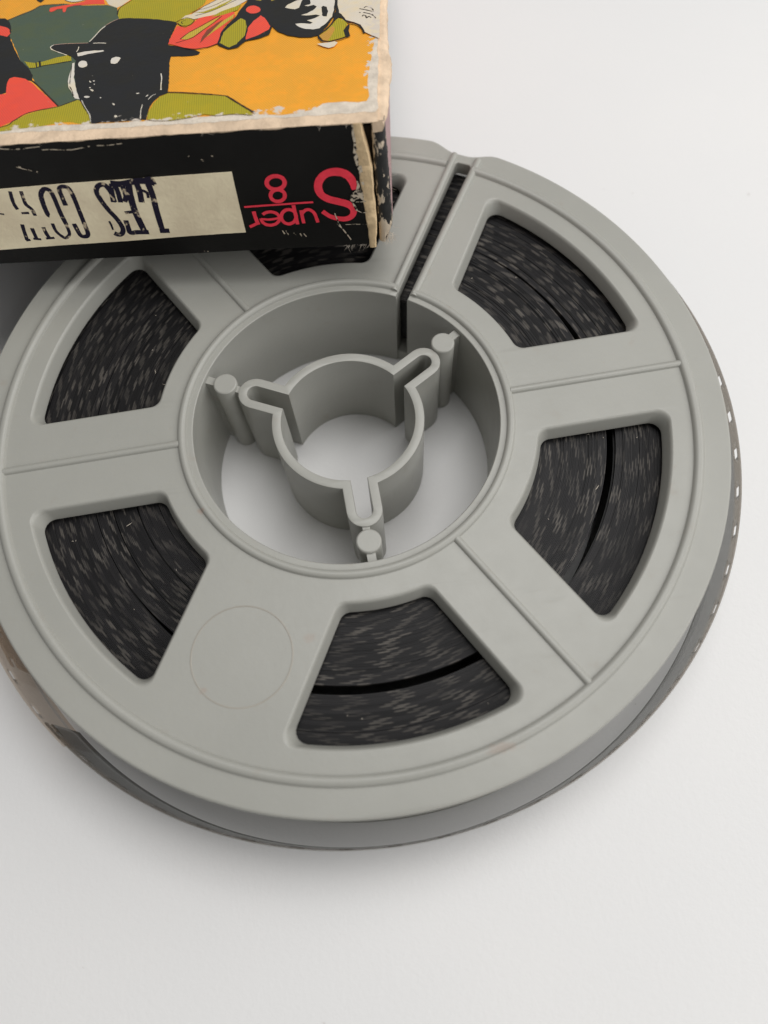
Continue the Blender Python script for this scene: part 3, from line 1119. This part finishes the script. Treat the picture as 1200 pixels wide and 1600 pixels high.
    ('s','scuff_print','paperwhite',[(-19.3,10.15),(-19.08,9.19),(-18.96,8.03),(-18.82,7.1)],0.096),
    ('s','scuff_print','paperwhite',[(-19.79,5.55),(-19.53,6.18),(-19.2,6.42)],0.069),
    ('s','scuff_print','paperwhite',[(-26.3,6.2),(-25.86,5.27),(-25.25,4.11),(-24.92,3.43),(-24.63,2.35)],0.069),
    ('s','scuff_print','paperwhite',[(-19.97,2.35),(-20.16,3.64),(-20.2,4.72)],0.074),
    ('f','shoulder_print','olive',[(-19.35,2.18),(-19.4,3.24),(-19.18,4.83),(-18.74,5.87),(-18.04,6.45),(-16.34,6.14),(-13.84,5.57),(-12.41,5.24),(-11.59,4.27),(-10.58,3.19),(-9.79,2.26),(-9.51,1.81),(-10.47,2.02),(-11.66,2.15),(-12.82,2.08),(-14.05,2.42),(-15.19,2.13),(-16.33,1.84),(-17.38,1.75),(-18.71,1.9)]),
    ('s','outline_print','ink',[(-18.13,6.63),(-16.69,6.4),(-15.11,6.05),(-13.55,5.65),(-12.36,5.29)],0.149),
    ('s','outline_print','ink',[(-12.36,5.29),(-11.61,4.49),(-10.6,3.35),(-9.36,2.1)],0.193),
    ('f','feather_print','red',[(-19.47,15.81),(-19.37,17.34),(-19.07,19.41),(-18.13,18.88),(-17.54,19.46),(-16.92,20.86),(-15.73,21.11),(-14.78,21.66),(-13.35,21.59),(-13.13,20.74),(-13.66,19.46),(-14.08,18.45),(-14.18,17.02),(-14.35,15.13),(-15.26,14.62),(-16.53,14.41),(-17.55,14.73),(-18.68,15.38)]),
    ('f','feather_print','cream',[(-18.81,20.86),(-18.5,21.5),(-17.84,21.68),(-17.26,22.43),(-16.57,23.45),(-15.73,24.47),(-15.08,26.11),(-11.27,25.54),(-12.1,24.08),(-13.21,22.82),(-14.45,21.75),(-15.4,21.2),(-16.52,20.94),(-17.29,20.64),(-17.95,20.46),(-18.54,20.82)]),
    ('f','feather_print','olive',[(-17.69,22.07),(-16.67,22.07),(-15.59,22.75),(-14.54,23.72),(-13.29,24.97),(-14.49,23.29),(-15.47,22.31),(-16.49,21.77)]),
    ('f','feather_print','olive',[(-15.7,20.83),(-14.8,21.8),(-13.72,22.48),(-12.7,23.17),(-12.98,21.95),(-13.87,21.39),(-14.7,20.96)]),
    ('s','outline_print','ink',[(-17.88,21.96),(-16.81,23.21),(-15.71,24.32),(-14.87,25.5)],0.092),
    ('s','outline_print','ink',[(-17.39,21.34),(-16.16,21.86),(-14.91,22.79),(-13.61,24.01),(-12.48,25.14)],0.091),
    ('s','outline_print','ink',[(-17.14,22.55),(-15.97,23.08),(-14.73,24.18),(-13.86,25.06)],0.071),
    ('f','feather_print','olive',[(-19.18,20.09),(-18.77,20.58),(-18.28,20.92),(-17.71,20.7),(-17.38,20.25),(-17.63,19.61),(-18.05,19.27),(-18.6,19.34)]),
    ('s','outline_print','ink',[(-19.26,20.24),(-18.79,20.72),(-18.29,20.99),(-17.63,20.62),(-17.37,20.18),(-17.62,19.54),(-18.1,19.14),(-18.67,19.42),(-19.09,19.95)],0.09),
    ('s','outline_print','ink',[(-18.52,19.73),(-18.71,20.17),(-18.29,20.51)],0.069),
    ('f','feather_print','mustard',[(-18.26,16.54),(-17.57,17.75),(-16.63,18.67),(-15.7,19.74),(-14.62,20.81),(-15.27,19.55),(-16.17,18.21),(-16.99,16.89),(-17.64,16.33)]),
    ('f','feather_print','mustard',[(-15.92,16.23),(-15.47,17.85),(-14.7,19.2),(-13.89,20.3),(-13.24,21.16),(-13.33,20.09),(-14.14,18.99),(-14.93,17.78),(-15.49,16.94)]),
    ('s','outline_print','ink',[(-18.68,15.83),(-17.76,16.28),(-16.98,16.82),(-16.17,18.14),(-15.27,19.48),(-14.55,20.8)],0.075),
    ('s','outline_print','ink',[(-18.33,16.55),(-17.58,17.81),(-16.65,18.81),(-15.72,19.88),(-14.77,20.97)],0.082),
    ('f','feather_print','maroon',[(-16.15,15.49),(-16.11,16.64),(-15.75,18.02),(-14.97,19.24),(-14.26,20.08),(-14.79,18.81),(-15.3,17.57),(-15.81,16.34)]),
    ('s','outline_print','ink',[(-14.35,15.13),(-15.26,14.55),(-16.52,14.35),(-17.54,14.67)],0.106),
    ('f','figure_print','black',[(-12.19,23.52),(-11.9,26.37),(-2.85,25.0),(-2.69,22.13),(-2.73,19.39),(-3.37,17.23),(-4.07,15.52),(-4.89,15.12),(-5.98,15.27),(-7.31,15.83),(-8.41,16.76),(-9.02,17.88),(-9.21,16.22),(-10.19,15.59),(-11.52,15.26),(-12.18,14.09),(-13.11,13.84),(-14.18,14.73),(-14.35,15.13),(-14.23,17.42),(-13.74,18.93),(-13.08,20.32),(-12.71,21.91)]),
    ('f','leaf_print','olive',[(-14.11,15.22),(-13.95,17.25),(-13.32,18.74),(-12.45,20.03),(-11.93,19.48),(-11.68,18.25),(-11.7,16.43),(-12.37,14.74),(-13.08,14.14)]),
    ('f','patch_print','red',[(-11.55,15.51),(-11.51,17.83),(-11.11,19.24),(-10.41,20.35),(-9.96,19.74),(-9.21,17.91),(-9.36,17.28),(-10.32,16.24)]),
    ('f','patch_print','red',[(-10.57,21.61),(-10.6,21.28),(-10.74,21.03),(-10.97,20.88),(-11.26,20.85),(-11.56,20.96),(-11.82,21.18),(-12.01,21.49),(-12.1,21.83),(-12.08,22.15),(-11.94,22.41),(-11.71,22.57),(-11.42,22.59),(-11.12,22.48),(-10.85,22.26),(-10.66,21.95)]),
    ('f','patch_print','mustard',[(-11.55,25.58),(-11.26,23.81),(-10.69,23.58),(-10.33,24.24),(-10.29,25.39)]),
    ('s','patch_print','mustard',[(-9.58,23.42),(-9.07,23.77),(-8.87,24.89)],0.139),
    ('f','face_print','paperwhite',[(-7.96,21.65),(-7.8,22.18),(-7.42,22.54),(-6.84,23.02),(-6.24,23.21),(-6.39,22.25),(-6.48,21.43),(-6.93,21.15),(-7.54,21.38)]),
    ('f','face_print','paperwhite',[(-5.96,21.77),(-5.36,21.96),(-5.59,24.97),(-2.91,24.57),(-2.83,22.15),(-2.86,20.36),(-2.98,19.03),(-3.34,18.15),(-3.7,17.41),(-4.2,16.82),(-4.77,16.64),(-5.55,16.82),(-6.23,17.3),(-6.7,18.02),(-6.15,18.08),(-5.15,17.81),(-4.9,18.03),(-5.52,18.58),(-4.75,18.94),(-4.18,19.4),(-4.65,19.67),(-5.64,19.61),(-6.18,19.82),(-5.6,20.07),(-4.97,20.66),(-4.6,21.43),(-5.02,21.77),(-5.61,21.58)]),
    ('f','face_print','black',[(-4.19,21.24),(-3.94,21.48),(-3.59,21.15),(-3.42,20.17),(-3.48,19.1),(-3.84,19.15),(-4.05,19.45),(-4.08,20.26)]),
    ('f','face_print','black',[(-4.14,23.18),(-3.72,22.7),(-3.46,22.94),(-3.51,24.37),(-4.2,24.48)]),
    ('f','cream_print','cream',[(-2.87,31.81),(-2.56,22.11),(-2.35,19.74),(-2.01,19.29),(-1.52,18.15),(-0.72,17.52),(-0.0,16.89),(0.4,15.42),(1.05,14.7),(1.87,13.96),(2.04,31.02)]),
    ('f','collar_print','olive',[(-2.45,18.68),(-1.91,18.34),(-1.37,17.34),(-1.54,16.59),(-1.72,15.97),(-1.49,14.79),(-2.12,14.44),(-3.06,14.12),(-3.7,14.34),(-4.13,15.28),(-3.46,16.21),(-2.86,17.42),(-2.56,18.3)]),
    ('f','collar_print','lightorange',[(-4.13,15.28),(-3.45,16.08),(-2.84,17.03),(-2.56,16.34),(-2.9,15.11),(-3.19,14.14),(-3.7,14.34)]),
    ('s','outline_print','black',[(-2.7,18.45),(-2.99,17.44),(-3.53,16.35),(-4.2,15.41),(-3.82,14.23),(-3.05,13.94),(-2.11,14.25),(-1.3,14.7)],0.155),
    ('f','outline_print','black',[(-2.79,19.27),(-2.62,20.05),(-2.74,21.72),(-2.7,24.54),(-2.57,24.52),(-2.47,21.4),(-2.28,19.73),(-2.01,19.29),(-1.86,18.6),(-2.25,18.66),(-2.56,18.3),(-2.82,18.21)]),
    ('s','outline_print','black',[(-2.06,19.03),(-1.58,17.97),(-1.11,17.44),(-0.65,17.25),(-0.13,16.72),(0.2,15.96),(0.34,15.18)],0.196),
    ('f','outline_print','black',[(-1.48,16.71),(-1.23,17.2),(-1.1,16.92),(-1.2,15.9),(-1.12,15.25),(-0.99,14.85),(-1.23,14.57),(-1.56,14.93),(-1.72,15.97)]),
    ('f','scuff_print','cream',[(-4.24,13.66),(-3.65,13.09),(-3.07,12.76),(-2.57,12.94),(-2.22,13.64),(-2.55,13.93),(-3.24,13.77),(-3.74,13.72)]),
    ('s','signature_print','ink',[(0.27,20.38),(0.53,20.62),(0.93,20.36),(1.2,19.78),(1.2,19.37)],0.127),
    ('s','signature_print','ink',[(-0.19,20.25),(0.34,19.97),(1.2,19.44)],0.126),
    ('s','signature_print','ink',[(0.22,19.38),(0.88,19.01),(1.27,18.56),(1.5,17.99)],0.125),
    ('s','signature_print','ink',[(-0.21,19.46),(-0.07,19.39)],0.126),
    ('s','signature_print','ink',[(0.13,18.59),(0.23,18.84),(0.46,18.67),(0.56,18.19),(0.79,18.49),(1.02,18.2)],0.125),
]
FRONT_PRINT = [
    ('f','title_label','label',[(-44.5,8.2),(-34.73,8.68),(-28.4,8.85),(-22.19,8.92),(-12.25,9.04),(-12.28,7.84),(-12.32,5.12),(-12.32,2.39),(-17.83,2.33),(-24.48,2.14),(-31.17,2.06),(-37.97,1.91),(-48.38,1.58)]),
    ('s','stamped_letter','stamp',[(-35.98,6.08),(-35.57,5.99)],0.138),
    ('s','stamped_letter','stamp',[(-33.85,8.42),(-34.01,7.66),(-34.09,7.03),(-34.01,6.43)],0.286),
    ('s','stamped_letter','stamp',[(-32.8,8.37),(-32.9,7.59),(-32.95,6.93),(-32.62,6.37),(-32.59,5.64)],0.286),
    ('s','stamped_letter','stamp',[(-34.32,4.75),(-34.47,3.98),(-34.63,2.88)],0.295),
    ('s','stamped_letter','stamp',[(-33.54,4.29),(-33.58,3.46),(-33.6,2.97)],0.297),
    ('s','stamped_letter','stamp',[(-33.94,3.02),(-33.16,2.91)],0.195),
    ('s','stamped_letter','stamp',[(-32.36,4.29),(-32.36,3.53),(-32.26,2.98)],0.296),
    ('s','stamped_letter','stamp',[(-32.64,2.97),(-31.75,3.0)],0.194),
    ('s','stamped_letter','stamp',[(-33.81,6.01),(-33.05,5.99)],0.188),
    ('s','stamped_letter','stamp',[(-34.76,2.89),(-34.28,2.92)],0.195),
    ('s','stamped_letter','stamp',[(-30.68,8.35),(-31.07,7.82),(-31.26,6.71),(-31.29,5.73),(-31.17,5.55)],0.374),
    ('s','stamped_letter','stamp',[(-31.26,4.67),(-31.27,3.77),(-30.89,3.09),(-30.56,2.93),(-30.04,3.38),(-29.95,4.43)],0.259),
    ('s','stamped_letter','stamp',[(-29.93,4.4),(-29.98,5.62),(-29.95,6.62),(-29.92,7.61),(-30.02,8.28),(-30.44,8.47),(-30.79,8.22)],0.339),
    ('s','stamped_letter','stamp',[(-29.14,6.57),(-29.12,7.42),(-29.03,8.38),(-28.45,8.59),(-28.09,8.25),(-28.01,7.34),(-28.06,5.93),(-28.11,4.46),(-28.18,3.26),(-28.57,2.94),(-29.01,3.16),(-29.1,3.93),(-29.14,4.5)],0.345),
    ('s','stamped_letter','stamp',[(-24.38,6.62),(-24.24,7.66),(-24.56,8.5),(-25.19,8.47),(-25.6,7.88),(-25.53,7.04),(-25.16,5.81),(-24.69,4.76),(-24.47,3.71),(-24.7,3.12),(-25.13,2.94),(-25.51,3.17)],0.376),
    ('s','stamped_letter','stamp',[(-25.51,3.55),(-25.49,4.15),(-25.54,4.57)],0.159),
    ('s','stamped_letter','stamp',[(-22.25,8.55),(-22.5,7.27),(-22.62,5.57),(-22.52,4.1),(-22.39,2.97)],0.501),
    ('s','stamped_letter','stamp',[(-23.86,4.56),(-23.9,3.67),(-23.87,3.11),(-23.1,3.12),(-22.01,3.05)],0.386),
    ('s','stamped_letter','stamp',[(-23.65,5.42),(-22.72,5.47)],0.251),
    ('s','stamped_letter','stamp',[(-23.95,8.66),(-22.95,8.5),(-21.52,8.71),(-20.43,8.64),(-19.77,8.39)],0.484),
    ('s','stamped_letter','stamp',[(-23.59,8.44),(-23.57,7.61),(-23.68,6.57)],0.368),
    ('s','stamped_letter','stamp',[(-23.91,8.59),(-24.12,7.65),(-24.22,6.65)],0.307),
    ('s','stamped_letter','stamp',[(-22.94,8.53),(-22.93,7.29),(-23.28,6.62)],0.369),
    ('s','stamped_letter','stamp',[(-21.52,8.71),(-21.46,7.75),(-21.64,6.44)],0.428),
    ('s','stamped_letter','stamp',[(-20.43,8.64),(-20.35,7.13),(-20.49,5.44),(-20.58,3.23)],0.439),
    ('s','stamped_letter','stamp',[(-20.87,3.13),(-19.9,3.09)],0.385),
    ('s','stamped_letter','stamp',[(-20.63,8.78),(-19.97,8.94),(-19.79,8.26)],0.301),
    ('s','stamped_letter','stamp',[(-21.22,7.74),(-20.81,7.43),(-20.86,6.88)],0.215),
    ('s','red_letter','redink',[(-0.95,6.43),(-1.12,7.46),(-1.64,8.12),(-2.45,8.41),(-3.36,8.31),(-4.03,7.82),(-4.38,7.06),(-4.25,6.2),(-3.64,5.63),(-2.68,5.26),(-1.78,4.91),(-1.28,4.34),(-1.41,3.65),(-2.02,3.28),(-2.77,3.33),(-3.63,3.65),(-4.31,4.27)],[0.433,0.711,0.742,0.742,0.68,0.68,0.711,0.68,0.68,0.68,0.68,0.618,0.525,0.495,0.464,0.433,0.402]),
    ('s','red_letter','redink',[(-7.49,7.6),(-7.56,7.41),(-7.68,7.24),(-7.85,7.1),(-8.06,7.01),(-8.29,6.96),(-8.52,6.96),(-8.74,7.01),(-8.93,7.11),(-9.08,7.26),(-9.17,7.43),(-9.2,7.61),(-9.16,7.8),(-9.07,7.98),(-8.92,8.13),(-8.72,8.25),(-8.51,8.32),(-8.27,8.34),(-8.05,8.32),(-7.84,8.24),(-7.67,8.12),(-7.55,7.97),(-7.49,7.79),(-7.49,7.6)],0.388),
    ('s','red_letter','redink',[(-7.7,6.24),(-7.75,6.07),(-7.85,5.92),(-8.0,5.79),(-8.17,5.7),(-8.36,5.65),(-8.55,5.65),(-8.72,5.7),(-8.88,5.79),(-8.99,5.92),(-9.06,6.07),(-9.08,6.24),(-9.05,6.41),(-8.97,6.58),(-8.85,6.72),(-8.69,6.82),(-8.51,6.89),(-8.32,6.91),(-8.14,6.89),(-7.97,6.82),(-7.84,6.71),(-7.74,6.57),(-7.69,6.41),(-7.7,6.24)],0.345),
    ('s','red_rule','redink',[(-11.88,5.24),(-8.81,5.29),(-5.08,5.35)],0.187),
    ('s','red_letter','redink',[(-6.39,4.53),(-6.38,3.8),(-6.34,3.03)],0.316),
    ('s','red_letter','redink',[(-6.39,4.12),(-5.98,4.5),(-5.54,4.53),(-5.15,4.13),(-5.01,3.56),(-4.93,3.04)],0.314),
    ('s','red_letter','redink',[(-7.05,5.14),(-7.01,4.13),(-6.97,2.95)],0.327),
    ('s','red_letter','redink',[(-6.98,3.84),(-7.05,3.62),(-7.16,3.42),(-7.31,3.25),(-7.5,3.14),(-7.7,3.07),(-7.9,3.07),(-8.09,3.13),(-8.25,3.24),(-8.37,3.41),(-8.44,3.6),(-8.46,3.82),(-8.42,4.04),(-8.33,4.25),(-8.19,4.43),(-8.02,4.57),(-7.83,4.66),(-7.63,4.69),(-7.44,4.66),(-7.26,4.58),(-7.12,4.44),(-7.02,4.26),(-6.98,4.06),(-6.98,3.84)],0.328),
    ('s','red_letter','redink',[(-10.23,4.28),(-10.04,4.41),(-9.81,4.51),(-9.56,4.55),(-9.32,4.54),(-9.1,4.47),(-8.9,4.36),(-8.76,4.2),(-8.67,4.02),(-8.65,3.81),(-8.69,3.61),(-8.8,3.42),(-8.97,3.26),(-9.17,3.13),(-9.41,3.06),(-9.66,3.03),(-9.9,3.07),(-10.12,3.15),(-10.3,3.29),(-10.42,3.46),(-10.48,3.65),(-10.48,3.86)],0.305),
    ('s','red_letter','redink',[(-10.49,3.8),(-9.61,3.68),(-8.67,3.8)],0.228),
    ('s','red_letter','redink',[(-11.05,4.71),(-11.0,3.95),(-10.87,3.17)],0.354),
    ('s','red_letter','redink',[(-10.88,3.38),(-11.25,3.2),(-11.79,2.96)],0.293),
    ('s','scuff_mark','scuffwhite',[(-32.82,12.68),(-31.67,12.57),(-30.6,12.54)],0.088),
    ('s','scuff_mark','scuffwhite',[(-29.01,12.34),(-28.18,12.32),(-27.32,12.23),(-26.33,12.17)],0.082),
    ('s','scuff_mark','scuffwhite',[(-26.33,12.17),(-25.33,12.29),(-24.57,12.4)],0.087),
    ('s','scuff_mark','scuffwhite',[(-23.97,12.42),(-22.67,12.4),(-21.52,12.48)],0.081),
    ('s','scuff_mark','scuffwhite',[(-30.46,12.59),(-29.11,12.66)],0.07),
    ('s','scuff_mark','scuffwhite',[(-31.92,10.84),(-31.7,10.79)],0.155),
    ('s','scuff_mark','scuffwhite',[(-31.17,10.46),(-30.89,10.28)],0.204),
    ('s','scuff_mark','scuffwhite',[(-30.42,10.28),(-30.32,10.11)],0.204),
    ('s','scuff_mark','scuffwhite',[(-32.22,10.86),(-31.59,10.62),(-31.28,10.5)],0.072),
    ('s','scuff_mark','scuffwhite',[(-14.81,10.44),(-14.6,10.3)],0.154),
    ('s','scuff_mark','scuffwhite',[(-13.77,10.76),(-13.6,10.71)],0.094),
    ('s','scuff_mark','scuffwhite',[(-16.17,10.72),(-15.77,10.89)],0.059),
    ('s','scuff_mark','scuffwhite',[(-3.14,3.99),(-2.97,3.28),(-2.79,2.6),(-2.42,1.9),(-2.09,1.31),(-1.82,0.79)],0.116),
    ('s','scuff_mark','scuffwhite',[(-3.03,2.77),(-2.81,2.45),(-2.46,2.06)],0.077),
    ('s','scuff_mark','scuffwhite',[(-8.6,2.34),(-8.44,1.91)],0.103),
    ('s','scuff_mark','scuffwhite',[(-8.25,2.32),(-8.07,1.81)],0.09),
    ('s','scuff_mark','scuffwhite',[(-7.52,2.0),(-7.31,1.65)],0.078),
    ('s','scuff_mark','scuffwhite',[(-6.89,1.89),(-6.75,1.53)],0.091),
    ('s','scuff_mark','scuffwhite',[(-6.53,1.86),(-6.3,1.47)],0.091),
    ('s','scuff_mark','scuffwhite',[(-2.21,2.64),(-0.93,2.6),(-0.05,2.5)],0.064),
    ('s','scuff_mark','scuffwhite',[(-0.95,5.1),(-0.33,5.1),(0.04,5.11)],0.074),
    ('s','scuff_mark','scuffwhite',[(-0.92,4.17),(-0.44,3.89),(-0.06,3.9)],0.088),
    ('s','scuff_mark','scuffwhite',[(-17.13,0.44),(-16.62,0.33)],0.066),
    ('f','scuff_mark','scuffwhite',[(-1.43,5.97),(-1.1,6.16),(-0.83,6.42),(-0.66,6.95),(-0.67,7.43),(-0.51,7.28),(-0.38,6.66),(-0.18,6.1),(-0.01,5.25),(-0.2,5.19),(-0.54,5.5),(-0.93,5.38),(-1.21,5.05),(-0.94,4.6),(-0.86,4.1),(-1.04,4.18),(-1.28,4.91),(-1.48,5.42)]),
    ('f','scuff_mark','scuffwhite',[(-0.62,12.85),(-0.51,12.91),(-0.45,12.25),(-0.37,11.33),(-0.25,10.07),(-0.02,8.64),(0.03,7.11),(0.12,6.08),(-0.18,6.79),(-0.31,8.14),(-0.58,9.13),(-0.71,10.23),(-0.57,11.03),(-0.66,11.96)]),
]


def build_print(items, inks, to3, lift0, step, up_flip, name_of, parent, rough):
    groups = {}
    for i, e in enumerate(items):
        kind, nm, colr, pts = e[:4]
        nm = name_of(nm)
        g = groups.setdefault(nm, (MB(), []))
        if colr not in g[1]:
            g[1].append(colr)
        mi = g[1].index(colr)
        h = lift0 + step * i
        mbx = g[0]
        if nm in ('title_label', 'stamped_lettering'):
            h += .09
        if kind == 'f':
            c = rough_edge(pts, rough * (.35 if nm == 'title_label' else 1), i * 1.7)
            if nm == 'title_label':
                q = len(c)
                mbx.add([to3(p, h) for p in c] + [to3(p, .001) for p in c], [(j, (j + 1) % q, q + (j + 1) % q, q + j) for j in range(q)], mi)
            polys = [[Vector((p[0], p[1], 0)) for p in c]]
            tris = tessellate_polygon(polys)
            fs = []
            for t in tris:
                a, b, d = (c[j] for j in t)
                ar = (b[0] - a[0]) * (d[1] - a[1]) - (b[1] - a[1]) * (d[0] - a[0])
                if abs(ar) < 1e-10:
                    continue
                t = tuple(t) if ar > 0 else tuple(t[::-1])
                fs.append(t[::-1] if up_flip else t)
            mbx.add([to3(p, h) for p in c], fs, mi)
        else:
            w = e[4]
            if colr == 'redink':
                w = [x * 1.12 for x in w] if isinstance(w, list) else w * 1.1
            if colr == 'stamp':
                w *= 1.3
            sm = smooth_path(pts)
            if isinstance(w, list):
                ww = []
                for k in range(len(w) - 1):
                    ww += [w[k] + (w[k + 1] - w[k]) * j / 4 for j in range(4)]
                w = ww + [w[-1]]
            L, Rr = ribbon(sm, w)
            n = len(sm)
            jit = [(.5 * rough * noise.noise(Vector((p[0] * 4, p[1] * 4, i)))) for p in sm]
            vs = [to3((L[k][0] + jit[k], L[k][1] + jit[k]), h) for k in range(n)] + [to3((Rr[k][0] - jit[k], Rr[k][1]), h) for k in range(n)]
            fs = []
            for k in range(n - 1):
                f = (k, n + k, n + k + 1, k + 1)
                fs.append(f[::-1] if up_flip else f)
            mbx.add(vs, fs, mi)
    for nm, (mbx, cols) in groups.items():
        mbx.build(nm, [inks[c] for c in cols], parent, 0)


build_print(LID_PRINT, INK, lambda p, h: (p[0], p[1], BH + h), .020, .0016, False, lambda n: "cover_print", lid, .07)
names = {'title_label': 'title_label', 'stamped_letter': 'stamped_lettering', 'red_letter': 'red_lettering', 'red_rule': 'red_lettering', 'scuff_mark': 'scuff_marks'}
build_print(FRONT_PRINT, FRONT_INK, lambda p, h: (p[0], -h, p[1]), .015, .0012, False, lambda n: names[n], front, .05)
